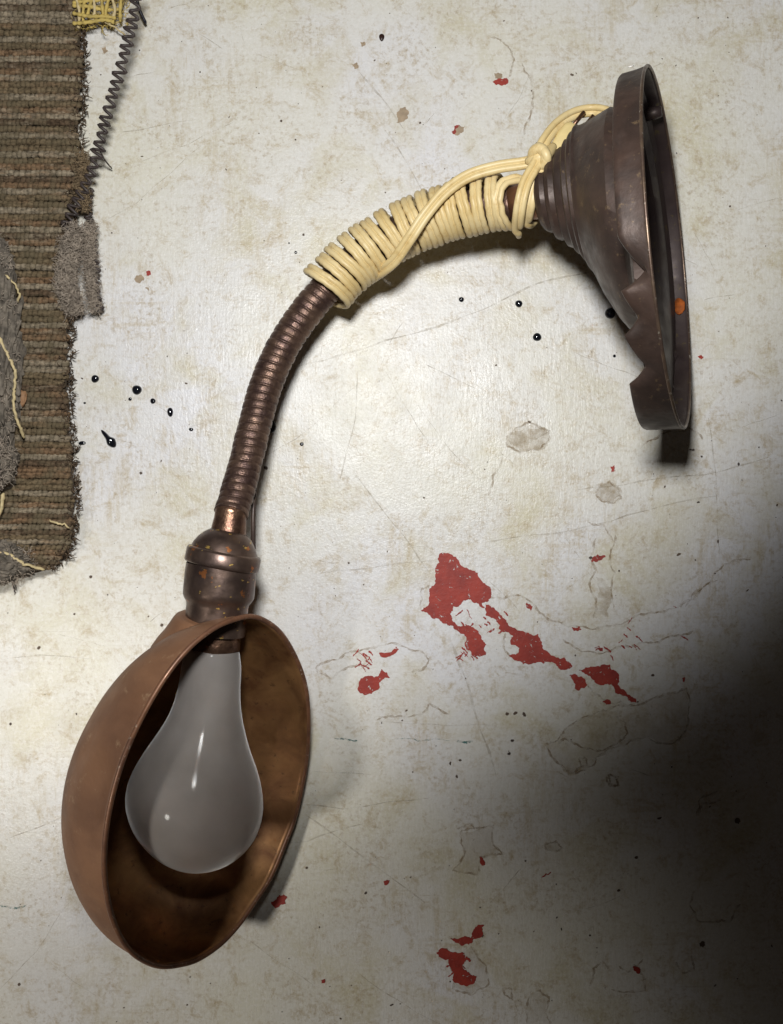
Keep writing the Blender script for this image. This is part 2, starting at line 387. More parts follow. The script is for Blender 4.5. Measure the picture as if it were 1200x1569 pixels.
v, f = merge([ribbon([l], .46, .1, 3) for l in [([(512,1132),(535,1134),(548,1135)], 2.5), ([(700,1136),(715,1138),(725,1136)], 4), ([(600,1134),(640,1136),(690,1135)], 1.2), ([(0,1388),(20,1392),(40,1388)], 3)]])
obj('green_smear', mesh('green_smear', v, f, False), M_blue, table, kind='stuff')

# ---------------------------------------------------------------- the gooseneck lamp
lamp = empty('gooseneck_lamp', 'old brown gooseneck desk lamp lying down with cream cord wrapped round its neck', 'lamp')
# --- base: a dish standing on its edge, opening to the right and a little up
tau = math.radians(22); ct, st_ = math.cos(tau), math.sin(tau)
U = Vector((.079, .997, 0)).normalized()
Nn = Vector((.997*ct, -.079*ct, st_)); Vv = Vector((-.997*st_, .079*st_, ct))
C0 = Vector((963, 447, 222))
def bpt(a, o, r, th): return C0-Nn*a+U*(o+r*math.cos(th))+Vv*(r*math.sin(th))
BST = [(0,0,241),(3,0,243),(8,0,242),(24,0,241),(40,0,240),(47,0,239.5),(50,0,238),(51,0,235.5),(49,0,233),(30,-2,229),(25,-4,222),(24,-14,190),(30,-26,168),(40,-34,156),(54,-40,146),(68,-47,134),(86,-62,114),(95,-74,101),(99,-78,97),(102,-81,96),
       (104,-82,94),(105,-83,89),(105.5,-84,85),(110,-85,85),(112,-86,82.5),(113,-86,78),(113.5,-86,75),(119,-87,75),(121,-87,72),(122,-87,67),(127,-88,66),(131,-88,64),(133,-89,60),(134,-89,55),(141,-90,56),(146,-90,53),(148,-91,48),(149,-91,44),(155,-92,45),(161,-93,42),(165,-94,36),(167,-94,29)]
BST = [(a, o-9*max(0, min(1, (222-r)/80)), r*(.946 if r > 147 else 1)) for a, o, r in BST]
NS = 320; V = []; F = []
bites = [(84, 73, 69, 27), (69, 60, 55.5, 17), (55.5, 43, 37.5, 21), (330, 318, 313, 20), (313, 300, 295, 20)]
for bi, (a, o, r) in enumerate(BST):
    for j in range(NS):
        th = 2*math.pi*j/NS; aa, rr = a, r
        if r > 216: aa = a*(.66+.34*max(0, math.cos(th))**1.5)
        w = max(0, min(1, (a-10)/36))*(1 if r > 217.5 else 0)
        dg = math.degrees(th)
        for d0, d1, d2, nd in bites:                      # sawtooth bites out of the back edge
            if d2 < dg < d0:
                g = ((d0-dg)/(d0-d1))**1.2 if dg > d1 else ((dg-d2)/(d1-d2))**.6
                aa -= nd*g*w; rr -= nd*.22*g*w
        rr += 1.3*noise.noise(Vector((math.cos(th)*2.2, math.sin(th)*2.2, a*.02)))
        V.append(bpt(aa, o, rr, th))
n = len(BST)
for i in range(n-1):
    for j in range(NS):
        F.append((i*NS+j, i*NS+(j+1) % NS, (i+1)*NS+(j+1) % NS, (i+1)*NS+j))
base = obj('base', mesh('base', V, F), M_base, lamp, label='dark bronze dish base with stepped rings and notched rim')
base.data.set_sharp_from_angle(angle=math.radians(32))
base.data.materials.append(M_basein)
m = base.modifiers.new('thickness', 'SOLIDIFY'); m.thickness = 3.2*S; m.offset = -1; m.material_offset = 1; m.use_even_offset = False
rimp = [bpt(1, 0, 228.5, 2*math.pi*j/120) for j in range(121)]
v, f = tube(rimp, 2.2, 8, False)
obj('rim', mesh('base_rim', v, f), patina('worn_base_rim', (.16, .11, .075), (.10, .065, .05), (.55, .5, .42), .36, .6, 120), base)
def disc_on(th, a, rad, mat, name, inner=False):
    c = bpt(a, 0, 231.6 if not inner else 223.5, th); e1 = (bpt(a, 0, 230, th+.01)-bpt(a, 0, 230, th)).normalized(); e2 = Nn
    nr = (bpt(a, 0, 244, th)-bpt(a, 0, 243, th))
    V = []
    for k in (0, 1.2):
        V += [c+e1*(rad*1.5*math.cos(t)*random.uniform(.8, 1.1))+e2*(rad*math.sin(t)*random.uniform(.8, 1.1))+nr*(k if not inner else -k) for t in [i*math.pi/6 for i in range(12)]]
    F = [tuple(range(12)), tuple(range(12, 24))]+[(i, (i+1) % 12, 12+(i+1) % 12, 12+i) for i in range(12)]
    obj(name, mesh(name, V, F), mat, base)
disc_on(math.radians(157), 20, 3.8, M_white, 'mounting_hole')
disc_on(math.radians(278), 12, 9, M_rust, 'rust_spot', True)
# lug inside the rim
c = bpt(16, 0, 215, math.radians(196)); v, f = tube([c+Nn*15, c+Nn*6, c-Nn*8], lambda i, t: (7, 9, 9)[i], 10)
obj('screw_lug', mesh('screw_lug', v, f), M_basein, base)
# stem
stc = [bpt(a, -103-(a-163)*.02, 0, 0) for a in (158, 166, 185, 204)]
v, f = loft([(c, U, Vv, r) for c, r in zip(stc, (27, 26.5, 26, 25))], 40, True, True)
obj('stem', mesh('stem', v, f), M_stem, lamp)
nk0 = stc[-1]
# --- gooseneck hose
nk = [nk0+Nn*14, nk0]+[G(x, y, z) for x, y, z in [(775,309,140),(720,318,124),(665,333,110),(605,359,100),(545,399,96),(497,446,95),(462,488,96),(432,535,100),(408,590,107),(391,650,118),(375,715,134),(361,765,152),(354,788,163)]]
neck = catmull(nk, 1.15)
Lc = [0]
for i in range(1, len(neck)): Lc.append(Lc[-1]+(neck[i]-neck[i-1]).length)
PIT = 11.6
ringj = [random.uniform(-.45, .45) for _ in range(200)]
def nrad(i, th):
    q = Lc[i]/PIT+th/(2*math.pi)
    x = (Lc[i]/PIT+th/(2*math.pi)) % 1; d = min(x, 1-x)
    return 23.0+ringj[int(q)]+.5*math.sin(x*math.pi)-1.7*math.exp(-(d/.085)**2)+.35*math.exp(-((x-.84)/.06)**2)
i0 = next(i for i, p in enumerate(neck) if (p-nk0).length < 1.2)
v, f = tube(neck, nrad, 36)
hose = obj('gooseneck', mesh('gooseneck', v, f), M_neck, lamp)
# --- ferrule and socket
def axis_loft(sts, z0, z1, nseg=56, wob=0, **k):
    c = [G(x, y, z0+(z1-z0)*i/(len(sts)-1)) for i, (x, y, r) in enumerate(sts)]
    A = (c[-1]-c[0]).normalized(); u = A.cross(Vector((0, 0, 1))).normalized(); vv = u.cross(A)
    return loft([(p, u, vv, s[2]*(1-p.z/HC)) for p, s in zip(c, sts)], nseg, **k)
v, f = axis_loft([(354.6,778,22),(354.5,782,25),(354,786,24.2),(353,795,24.6),(351.5,806,26),(350,818,27.5),(349.5,824,28)], 162, 164)
obj('ferrule', mesh('ferrule', v, f), M_copper, lamp)
v, f = axis_loft([(350.5,814,26),(350,818,32),(349,822,37),(347,829,43),(345,838,48.5),(344,846,51.5)], 164, 165, cap0=True)
sock = obj('socket', mesh('socket_cap', v, f), M_sock, lamp, label='brown brass bulb socket with orange and yellow wear')
v, f = axis_loft([(344.5,844,50),(344,845,55),(343.5,848,57),(341,862,57.3),(340,866,57.3),(339.5,868,56),(339.5,869,52)], 165, 165)
obj('band', mesh('socket_band', v, f), M_sock, sock)
v, f = axis_loft([(339.6,866,53.4),(338,880,54),(335.6,908,54.3),(335,914,54),(334,919,51.5),(333.5,924,47.8),(333,930,47),(332,945,47),(330,965,46),(329,972,46)], 165, 164)
obj('barrel', mesh('socket_barrel', v, f), M_sock, sock)
v, f = axis_loft([(329.6,955,38),(329,970,39),(328.4,985,39.5),(328,996,39),(328,998,34)], 164, 163)
obj('bulb_base', mesh('bulb_base', v, f), M_copper, sock)
# loose lead beside the neck
pth = catmull([G(397, 690, 128), G(391, 740, 126), G(388, 790, 130), G(388, 820, 138), G(388, 842, 150)], 5)
v, f = tube(pth, 3.6, 8); obj('lead_wire', mesh('lead_wire', v, f), M_base, lamp)
# --- bulb
prof = [(327.5,990,36),(327,994,39.5),(325.5,1005,42),(324.5,1018,45),(323.5,1031,46),(321.5,1050,46.6),(319.5,1068,48.5),(317,1087,52),(314.5,1105,57.5),(311,1124,65.5),(307,1142,74),(304,1160,83.5),(302,1179,92.5),(300,1197,99.5),
        (299,1216,103.5),(299,1234,104.5),(299.5,1253,101.5),(300,1271,95),(300.5,1284,87.5),(300.5,1297,77),(300.5,1308,65.5),(300,1318,51),(299,1326,34),(298.5,1330,20),(298,1332,6)]
def bulb_loft(prof, z0, z1):
    c0, c1 = G(prof[0][0], prof[0][1], z0), G(prof[-1][0], prof[-1][1], z1); n = len(prof); y0, y1 = prof[0][1], prof[-1][1]
    A = (c1-c0).normalized(); u = A.cross(Vector((0, 0, 1))).normalized(); vv = u.cross(A); st = []
    for x, y, r in prof:
        t = (y-y0)/(y1-y0); p = G(x, y, z0+(z1-z0)*t); st.append((p, u, vv, r*(1-p.z/HC)))
    return loft(st, 72, True, True)
v, f = bulb_loft(prof, 163, 158)
bulb = obj('light_bulb', mesh('light_bulb', v, f), M_glass, lamp, label='dusty frosted glass light bulb')
sm = bulb.modifiers.new('smooth', 'SUBSURF'); sm.levels = 1; sm.render_levels = 1
# --- shade: egg-shaped bowl
def unproj(px, py, n, p0):
    o = Vector((CX, CY, HC)); d = Vector((px-CX, py-CY, -HC)); return o+d*((p0-o).dot(n)/d.dot(n))
pa, pb, pc = G(385, 945, 200), G(470, 1110, 60), G(245, 1480, 180)
n_r = (pb-pa).cross(pc-pa).normalized(); n_r = n_r if n_r.z > 0 else -n_r
rim_px = [(385,945),(355,951),(325,965),(288,995),(250,1043),(212,1110),(185,1175),(167,1245),(160,1310),(163,1365),(175,1415),(196,1453),(220,1472),(246,1481),(275,1479),(304,1470),(338,1447),(367,1416),(391,1381),(415,1344),(437,1292),(454,1244),(470,1160),(472,1090),(466,1044),(452,1006),(432,973),(410,954)]
loop3 = [unproj(x, y, n_r, pa) for x, y in rim_px]
rimc = catmull(loop3[-3:]+loop3+loop3[:3], 4)
# keep exactly one turn
i0 = min(range(len(rimc)//4), key=lambda i: (rimc[i]-loop3[0]).length)
i1 = min(range(len(rimc)*3//4, len(rimc)), key=lambda i: (rimc[i]-loop3[0]).length)
rimc = rimc[i0:i1]
NR = len(rimc)
axs = (pc-pa).normalized(); dd = (-n_r+axs*.2); dd.z *= .74; dd.normalize(); cc = sum(rimc, Vector())/NR
DEP = 199; V = []; F = []; NP = 44
for i in range(NP):
    rho = math.sin((1-i/NP)*math.pi/2)
    for p in rimc:
        q = cc+(p-cc)*rho+dd*(DEP*math.sqrt(max(0, 1-rho*rho)))
        q += dd*(2.0*noise.noise(q*.012)*(1-rho))
        V.append(q)
for i in range(NP-1):
    for j in range(NR):
        F.append((i*NR+j, i*NR+(j+1) % NR, (i+1)*NR+(j+1) % NR, (i+1)*NR+j))
V.append(cc+dd*DEP)
for j in range(NR): F.append(((NP-1)*NR+j, (NP-1)*NR+(j+1) % NR, len(V)-1))
zmin = min(p.z for p in V); print('shade zmin', zmin, 'base zmin', C0.z-241*ct)
shade = obj('shade', mesh('shade', V, F), M_shade, lamp, label='brown egg-shaped metal shade, open to the side')
shade.data.materials.append(M_shadein)
bm = bmesh.new(); bm.from_mesh(shade.data)
cw = W(cc)
for fc in bm.faces:                                   # outward normals
    if fc.normal.dot(fc.calc_center_median()-cw) < 0: fc.normal_flip()
bm.to_mesh(shade.data); bm.free()
m = shade.modifiers.new('thickness', 'SOLIDIFY'); m.thickness = 3.6*S; m.offset = -1; m.material_offset = 1; m.material_offset_rim = 0
v, f = tube(rimc+[rimc[0]], 3.6, 10, False)
obj('rim', mesh('shade_rim', v, f), M_rim, shade)
# collar where the shade grips the socket
cst = [(332.5,949,46),(332.5,950,58),(332,953,63),(331,958,66),(329,966,69),(326,978,74),(322,990,80),(318,1005,86),(315,1022,87),(312,1045,82),(310,1070,72)]
cst = [tuple(a[k]+(b[k]-a[k])*t/5 for k in range(3)) for a, b in zip(cst, cst[1:]) for t in range(5)]+[cst[-1]]
v, f = axis_loft(cst, 165, 150, 160)
def in_bowl(p):
    q = p-cc; dep = q.dot(n_r)/dd.dot(n_r); ip = q-dd*dep
    best = max(rimc, key=lambda b: (b-cc).normalized().dot(ip.normalized()))
    rho = ip.length/(best-cc).length
    return dep < -6 or (rho < .995 and dep < (DEP-3)*math.sqrt(max(0, 1-rho*rho)))
keep = [q for q in f if not in_bowl(sum((v[i] for i in q), Vector())/4) and all((v[i]-pa).dot(n_r) < -3 for i in q)]
col = obj('collar', mesh('shade_collar', v, keep), M_shade, shade)

# ---------------------------------------------------------------- cord wrapped round the neck
def twin(hw, r, n=22):
    out = []
    for i in range(n):
        a = 2*math.pi*i/n; dx, dy = math.cos(a), math.sin(a); sx = hw if dx >= 0 else -hw
        b = dx*sx; t = b+math.sqrt(max(0, b*b-(hw*hw-r*r))); out.append((dx*t, dy*t))
    return out
PROF = twin(4.15, 4.4, 34)
cord = obj('power_cord', None, None, lamp)
cord.empty_display_size = .005
cord['label'] = 'cream twin power cord wound round the lamp neck and knotted'
ia = min(range(len(neck)), key=lambda i: (neck[i]-G(838, 303, 150)).length)
ib = min(range(len(neck)), key=lambda i: (neck[i]-G(490, 452, 95)).length)
sa, sb = Lc[ia], Lc[ib]
nfr = frames(neck)
def on_neck(s):
    i = min(range(len(Lc)), key=lambda k: abs(Lc[k]-s)) if False else None
    lo, hi = 0, len(Lc)-1
    while lo < hi:
        mid = (lo+hi)//2
        if Lc[mid] < s: lo = mid+1
        else: hi = mid
    t, _, _ = nfr[lo]; side = t.cross(Vector((0, 0, 1))).normalized(); up = side.cross(t).normalized()
    return neck[lo], t, side, up
turns = 17; per = 44; path = []; fr = []
gaps = {1: 1.5, 2: 2.5, 3: 1, 6: 1.5, 9: 2.5, 10: 1, 13: 1, 15: 2}
offs = [0]
for k in range(turns): offs.append(offs[-1]+16.9+gaps.get(k, 0)+random.uniform(-.6, .6))
sc = (sb-sa)/offs[-1]
jit = [random.uniform(-1.7, 1.7) for _ in range(turns+2)]
tl = [random.uniform(-.08, .08) for _ in range(turns+2)]
def radius_at(k, ph): return 36.5+jit[k]*(1-ph)+jit[k+1]*ph
for i in range(per//2, turns*per-per//2+1):
    q = i/per; k = min(turns-1, int(q)); ph = q-k
    th = 2*math.pi*q
    # most of the pitch is taken on the hidden side, so the seen turns lie parallel
    s = sa+sc*(offs[k]+(offs[k+1]-offs[k])*ph)
    p, t, side, up = on_neck(s)
    r = radius_at(k, ph)
    tilt = (.16+tl[k]*(1-ph)+tl[k+1]*ph)
    rad = up*math.cos(th)+side*math.sin(th)
    pos = p+rad*r-t*(side.dot(rad)*r*tilt)
    path.append(pos); fr.append((t, rad))
v, f = sweep(path, fr, PROF)
wraps = obj('cord_winding', mesh('cord_winding', v, f), M_cord, cord)
# last loop over the left end, standing off a little
def twin_path(name, pts, step=4, prof=PROF, ups=None, parent=cord):
    P = catmull(pts, step); fr = []
    for i, p in enumerate(P):
        t = (P[min(i+1, len(P)-1)]-P[max(i-1, 0)]).normalized()
        u = Vector((0, 0, 1)) if ups is None else ups[0].lerp(ups[1], i/(len(P)-1))
        A = t.cross(u).normalized(); B = A.cross(t).normalized(); fr.append((A, B))
    v, f = sweep(P, fr, prof); return obj(name, mesh(name, v, f), M_cord, parent)
# strand crossing over the windings up to the knot
twin_path('crossing_strand', [G(574,424,84), G(588,414,116), G(606,398,136), G(628,366,152), G(652,330,160), G(682,295,164), G(718,270,166), G(760,257,172), G(800,251,180), G(826,246,186)], 4)
twin_path('strap', [G(828,240,196), G(818,258,200), G(806,280,200), G(799,305,198), G(795,330,186), G(793,350,162), G(794,357,140)], 4)
twin_path('strap', [G(834,246,190), G(828,262,194), G(818,290,192), G(812,318,184), G(808,340,160), G(812,343,140), G(819,337,132)], 4, twin(2.6, 4.6))
# loop to the base
twin_path('cord_loop', [G(824,240,190), G(834,218,188), G(852,194,178), G(876,177,168), G(902,170,164), G(926,172,172), G(946,184,184), G(960,205,196)], 4,
          ups=(Vector((.3, .3, 1)), Vector((0, .8, .6))))
# knot
def lump(pts, radii, nseg=14, step=3):
    P = catmull(pts, step); n = len(P)-1
    def rr(i, th):
        x = i/n*(len(radii)-1); k = min(len(radii)-2, int(x)); return radii[k]+(radii[k+1]-radii[k])*(x-k)
    return tube(P, rr, nseg)
v, f = merge([lump([G(812,243,188), G(818,232,198), G(828,228,203), G(836,238,204), G(834,252,200), G(824,258,192)], [4, 7, 7.5, 7.5, 7, 4]),
              lump([G(824,222,188), G(832,230,204), G(838,240,207), G(836,250,200), G(826,256,190)], [4, 6, 6.5, 6, 4]),
              lump([G(808,248,184), G(818,246,192), G(832,240,196), G(842,232,190), G(848,224,184)], [5, 8, 10, 8, 5])])
knot = obj('knot', mesh('knot', v, f), M_cord, cord)
# plug, tucked behind the knot
ctr = G(864, 234, 172); ax = (G(880, 210, 150)-G(838, 262, 150)).normalized(); sd = ax.cross(Vector((0, 0, 1))).normalized()
bm = bmesh.new(); PV = []
outl = [(-44,-11),(-40,-13),(-24,-16),(-6,-20),(14,-23),(30,-23),(36,-18),(38,0),(36,18),(30,23),(14,23),(-6,20),(-24,16),(-40,13),(-44,11)]
zz = [(-11, .86), (-8, 1), (8, 1), (11, .86)]
PV = []; n = len(outl)
for h, kx in zz: PV += [ctr+ax*(x*kx)+sd*(y*kx)+Vector((0, 0, h)) for x, y in outl]
PF = [tuple(range(n)), tuple(3*n+j for j in range(n))]
for i in range(3): PF += [(i*n+j, i*n+(j+1) % n, (i+1)*n+(j+1) % n, (i+1)*n+j) for j in range(n)]
bm.free()
plug = obj('plug', mesh('plug', PV, PF), M_plug, cord, label='flat cream plug tucked behind the knot')
for o_ in (plug,):
    b = o_.modifiers.new('edge', 'BEVEL'); b.width = 2.2*S; b.segments = 3
v, f = tube([ctr+ax*30, ctr+ax*64], lambda i, t: 3.0, 8)
v2, f2 = tube([ctr+ax*30+sd*13, ctr+ax*60+sd*13], lambda i, t: 3.0, 8)
obj('prong', mesh('prong', v, f), M_copper, plug); obj('prong', mesh('prong', v2, f2), M_copper, plug)

# ---------------------------------------------------------------- ribbed carpet scrap
carpet = empty('carpet_scrap', 'striped brown ribbed carpet scrap with frayed edge and rounded corner', 'carpet')
edge = [(-40,131),(0,128),(60,127),(100,131),(150,127),(200,124),(260,120),(330,114),(400,111),(450,110),(520,108),(600,107),(680,112),(740,118),(790,117),(820,115),(845,108),(862,94),(874,76),(881,50)]
def edge_x(y):
    for (y0, x0), (y1, x1) in zip(edge, edge[1:]):
        if y0 <= y <= y1: return x0+(x1-x0)*(y-y0)/(y1-y0)
    return edge[-1][1]
CZ = 34
poly = [(-160, -60)]+[(x-5, y) for y, x in edge]+[(-160, 884)]
V = []
for z in (2, CZ-4): V += [G(x, y, z) if z > 10 else G(x-3, y-2, z) for x, y in poly]
n = len(poly); F = [(i, (i+1) % n, n+(i+1) % n, n+i) for i in range(n)]
tri = tessellate_polygon([[Vector((x, y, 0)) for x, y in poly]])
F += [tuple(t_) for t_ in tri]+[tuple(n+i for i in t_) for t_ in tri]
obj('backing', mesh('backing', V, F, False), M_back, carpet)
seq = ['grey', 'olive', 'orange', 'grey', 'brown', 'orange', 'grey', 'olive', 'olive']
y = -26.0; ri = 0
while y < 872:
    pitch = 9.7*(1 if y < 700 else 1-.25*(y-700)/170)
    x0, x1 = -150, edge_x(y)-random.uniform(1, 9)
    if y > 845: x1 -= 4
    pts = []; pos = x0; rad = []
    ph = random.random()*9; wob = random.random()*50
    L = random.uniform(6.5, 8.5); step = 1.7; nst = int((x1-x0)/step)
    for i in range(nst+1):
        x = x0+(x1-x0)*i/nst
        u = (x+ph+1.2*math.sin(x*.13+ri))/L; lob = abs(math.sin(u*math.pi))
        dy = 1.9*noise.noise(Vector((x*.03, wob, 0)))+1.3*noise.noise(Vector((x*.16, wob+9, 0)))+1.2*math.sin(u*2*math.pi)*.8
        yy = y+dy+.012*(x-60)
        sag = max(0, (x-(x1-16))/16)**2*9
        zz_ = CZ+2.0*lob+1.6*noise.noise(Vector((x*.11, wob+30, 2)))-sag
        pts.append(G(x, yy, zz_)); rad.append((3.7+2.5*lob**.6+.8*noise.noise(Vector((x*.3, wob, 7))))*pitch/10.6*(.55 if i == nst or i == 0 else 1))
    v, f = tube(pts, lambda i, t: rad[i]*(1+.10*math.cos(3*t+i)), 7)
    kind = seq[ri % 9] if random.random() < .86 else random.choice(list(M_yarn))
    obj('yarn_row', mesh('yarn_row', v, f), M_yarn[kind], carpet)
    y += pitch+random.uniform(-.5, .5); ri += 1
def fibre(p, d, L, r, curl, n=6, seg=3):
    pts = [Vector(p)]; d = Vector(d).normalized()
    for i in range(n):
        d = (d+Vector((random.gauss(0, curl), random.gauss(0, curl), random.gauss(0, curl)))).normalized()
        q = pts[-1]+d*(L/n)
        if q.z < r+.6: q.z = r+.6; d.z = abs(d.z)
        pts.append(q)
    return tube(pts, lambda i, t: r*(1-.6*i/n), seg)
parts = []
for i in range(900):
    y = random.uniform(-30, 872); x = edge_x(y)+random.uniform(-9, 4); z = random.uniform(5, CZ+2)
    parts.append(fibre(G(x, y, z), (random.uniform(-.2, 1), random.uniform(-1, 1), random.uniform(-.6, .5)), random.uniform(6, 15), random.uniform(.7, 1.6), .5))
for i in range(420):
    y = random.uniform(-30, 872); x = edge_x(y)-random.uniform(4, 24)
    parts.append(fibre(G(x, y, CZ+4), (random.uniform(-.5, .5), random.uniform(-1, 1), .2), random.uniform(6, 12), random.uniform(.7, 1.5), .6))
v, f = merge(parts); obj('fringe', mesh('fringe', v, f), M_fringe, carpet, kind='stuff')

# ---------------------------------------------------------------- dirt, lint, threads beside the carpet
def clod(name, c, ax, label, seed, mat=M_dirt, sub=5):
    t = empty(name, label, 'dirt clump'); c = G(*c)
    bm = bmesh.new(); bmesh.ops.create_icosphere(bm, subdivisions=sub, radius=1)
    for v in bm.verts:
        n0 = v.co.copy(); q = Vector((n0.x*ax[0], n0.y*ax[1], n0.z*ax[2]))*.045+Vector((seed, 0, 0))
        k = 1+.24*noise.noise(q)+.14*noise.noise(q*2.7)+.12*noise.noise(q*6)+.10*noise.noise(q*13)
        p = Vector((n0.x*ax[0], n0.y*ax[1], n0.z*ax[2]))*k+Vector(c); p.z = max(p.z, c[2]-ax[2]*.6); v.co = W(p)
    bmesh.ops.recalc_face_normals(bm, faces=bm.faces[:])
    me = bpy.data.meshes.new(name); bm.to_mesh(me); bm.free(); obj('clump', me, mat, t)
    parts = []
    for i in range(500):
        d = Vector((random.gauss(0, 1), random.gauss(0, 1), abs(random.gauss(0, .8)))).normalized()
        p = Vector(c)+Vector((d.x*ax[0], d.y*ax[1], d.z*ax[2]))*random.uniform(.9, 1.06)
        parts.append(fibre(p, d+Vector((random.gauss(0, .8), random.gauss(0, .8), 0)), random.uniform(5, 16), random.uniform(.5, 1.0), .6))
    v, f = merge(parts); obj('hairs', mesh('hairs', v, f), M_lint, t, kind='stuff'); return t
clod('dirt_clump', (-4, 545, CZ+30), (32, 140, 44), 'long crumbly grey dirt clump lying on the striped carpet', 3)
clod('dirt_clump', (-6, 712, CZ+34), (28, 36, 42), 'small fuzzy grey dirt clump beside the torn pale thread end', 21)
clod('dirt_clump', (2, 862, 30), (52, 32, 40), 'grey dirt clump at the rounded carpet corner', 33)
clod('dirt_clump', (-12, 405, CZ+14), (28, 40, 26), 'dark flat dirt clump beside the short hooked thread', 47)
def strand(name, pts, r, label, cat, mat=M_straw, jit=.6, group=None):
    P = catmull(pts, 3)
    P = [p+Vector((random.gauss(0, jit), random.gauss(0, jit), random.gauss(0, jit*.5))) for p in P]
    n = len(P)
    v, f = tube(P, lambda i, t: r*(1+.3*noise.noise(P[i]*.11)+.25*math.cos(2*t))*(.5 if i in (0, n-1) else 1), 7)
    o = obj(name, mesh(name, v, f), mat, None, label=label, category=cat)
    if group: o['group'] = group
    return o
strand('thread', [G(-20,404,80), G(2,420,78), G(20,432,74), G(29,450,66), G(27,465,58)], 2.0, 'short hooked pale thread lying on the dirt clump', 'thread')
strand('thread', [G(-14,496,96), G(2,525,96), G(18,556,92), G(24,580,86), G(21,605,80), G(22,630,76), G(31,655,66), G(37,672,52)], 2.6, 'long wavy pale straw thread hanging over the dirt clump', 'thread')
strand('thread', [G(-8,800,66), G(2,780,68), G(6,757,70)], 3.6, 'short thick broken pale straw end on the dark carpet', 'thread')
strand('thread', [G(-10,843,66), G(14,850,64), G(32,862,60), G(50,868,52), G(68,873,42)], 2.6, 'pale straw thread lying across the carpet corner', 'thread')
strand('thread', [G(76,798,46), G(88,802,47), G(90,803,46), G(98,804,46), G(106,810,44)], 1.9, 'tiny pale thread lying on the carpet edge', 'thread')
strand('thread', [G(150,30,36), G(168,38,34), G(182,47,28), G(193,56,14)], 1.6, 'fine pale fibre sticking out of the yellow burlap scrap', 'thread')
strand('thread', [G(18,888,5), G(20,897,4), G(22,904,4), G(23,912,4)], 1.2, 'tiny grey thread on the white paint below the carpet', 'thread', M_spring)
strand('wire', [G(207,-14,40), G(213,12,32), G(219,26,26), G(224,37,20)], 2.8, 'straight black wire end beside the kinked yarn', 'wire', M_black, .1)
# seed husk
bm = bmesh.new(); bmesh.ops.create_icosphere(bm, subdivisions=3, radius=1)
for v in bm.verts:
    q = v.co; k = 1+.2*noise.noise(q*2)
    p = Vector((q.x*7*(1-.35*q.y), q.y*12, q.z*5))*k+G(34, 611, CZ+14); v.co = W(p)
me = bpy.data.meshes.new('husk'); bm.to_mesh(me); bm.free()
obj('seed_husk', me, simple('husk', (.33, .18, .09), .7), None, label='small brown seed husk beside the long pale thread', category='husk')

# kinked dark yarn
def kinked(name, pts, R, r, pit, label, mat, cat='yarn'):
    P = catmull(pts, 1.3); fr = frames(P); L = 0; out = []
    for i, p in enumerate(P):
        if i: L += (p-P[i-1]).length
        t, N, B = fr[i]; th = 2*math.pi*L/pit+1.5*noise.noise(Vector((L*.035, 7, 1))); rr = R*(1+.55*noise.noise(Vector((L*.045, 3, 1))))
        p = p+B*(3.0*noise.noise(Vector((L*.03, 9, 2))))
        out.append(p+N*(rr*.22*math.cos(th))+B*(rr*1.1*math.sin(th)))
    v, f = tube(out, lambda i, t: r*(1+.15*noise.noise(out[i]*.2)), 7)
    return obj(name, mesh(name, v, f), mat, None, label=label, category=cat)
kinked('kinked_yarn', [G(214,-20,112), G(206,20,108), G(196,60,104), G(186,100,98), G(176,135,92), G(166,170,84), G(156,205,74), G(150,232,64), G(141,262,58), G(128,290,54), G(112,322,50), G(98,352,48)], 7.0, 2.3, 12.6,
       'dark tightly kinked yarn leading up past the yellow burlap', M_spring)
strand('thread', [G(152,228,60), G(158,241,50), G(164,250,36), G(172,259,14)], 1.3, 'short stiff dark fibre sticking out of the kinked yarn', 'thread', M_spring, .2)
def fluff(name, pts, width, label, n, mat, zs=1.0):
    P = catmull(pts, 2); parts = []
    core = tube(P, lambda i, t: width*.33*(1+.5*noise.noise(P[i]*.07))*(1 if 3 < i < len(P)-4 else .6), 10)
    for i in range(n):
        k = random.randrange(len(P)); a = random.random()*6.283; t = (P[min(k+1, len(P)-1)]-P[max(k-1, 0)]).normalized()
        u = t.cross(Vector((0, 0, 1))).normalized(); r = width*random.uniform(.25, .8)
        d = u*math.cos(a)+Vector((0, 0, 1))*abs(math.sin(a)); p = P[k]+d*r*.7
        if p.z < 2: p.z = 2
        parts.append(fibre(p, d+t*random.uniform(-1.2, 1.2), random.uniform(9, 24), random.uniform(.4, .95), 1.0, 8))
    t = empty(name, label, 'lint')
    v, f = core; obj('core', mesh('core', v, f), mat, t)
    v, f = merge(parts); obj('fibres', mesh('fibres', v, f), mat, t, kind='stuff'); return t
fluff('lint_roll', [G(124,352,44), G(112,375,46), G(106,405,46), G(104,435,44), G(112,465,38), G(118,482,26)], 26, 'thick fuzzy grey lint roll lying over the carpet edge', 2600, M_lint)
fluff('lint_roll', [G(130,238,44), G(126,262,48), G(124,290,46), G(130,322,40)], 13, 'fuzzy tan lint roll beside the kinked yarn end', 600, simple('tan_lint', (.30, .215, .125), .95, var=.5))
fluff('lint_roll', [G(138,345,38), G(138,385,36), G(139,420,32), G(144,455,28), G(148,476,20)], 13, 'thin grey lint roll hanging off the carpet over white paint', 1300, M_lint)
kinked('kinked_yarn', [G(138,290,30), G(136,330,30), G(142,370,34), G(146,410,34), G(148,450,30), G(154,478,24)], 5, 2.2, 11, 'short brown kinked yarn running through the thin lint roll', M_spring)

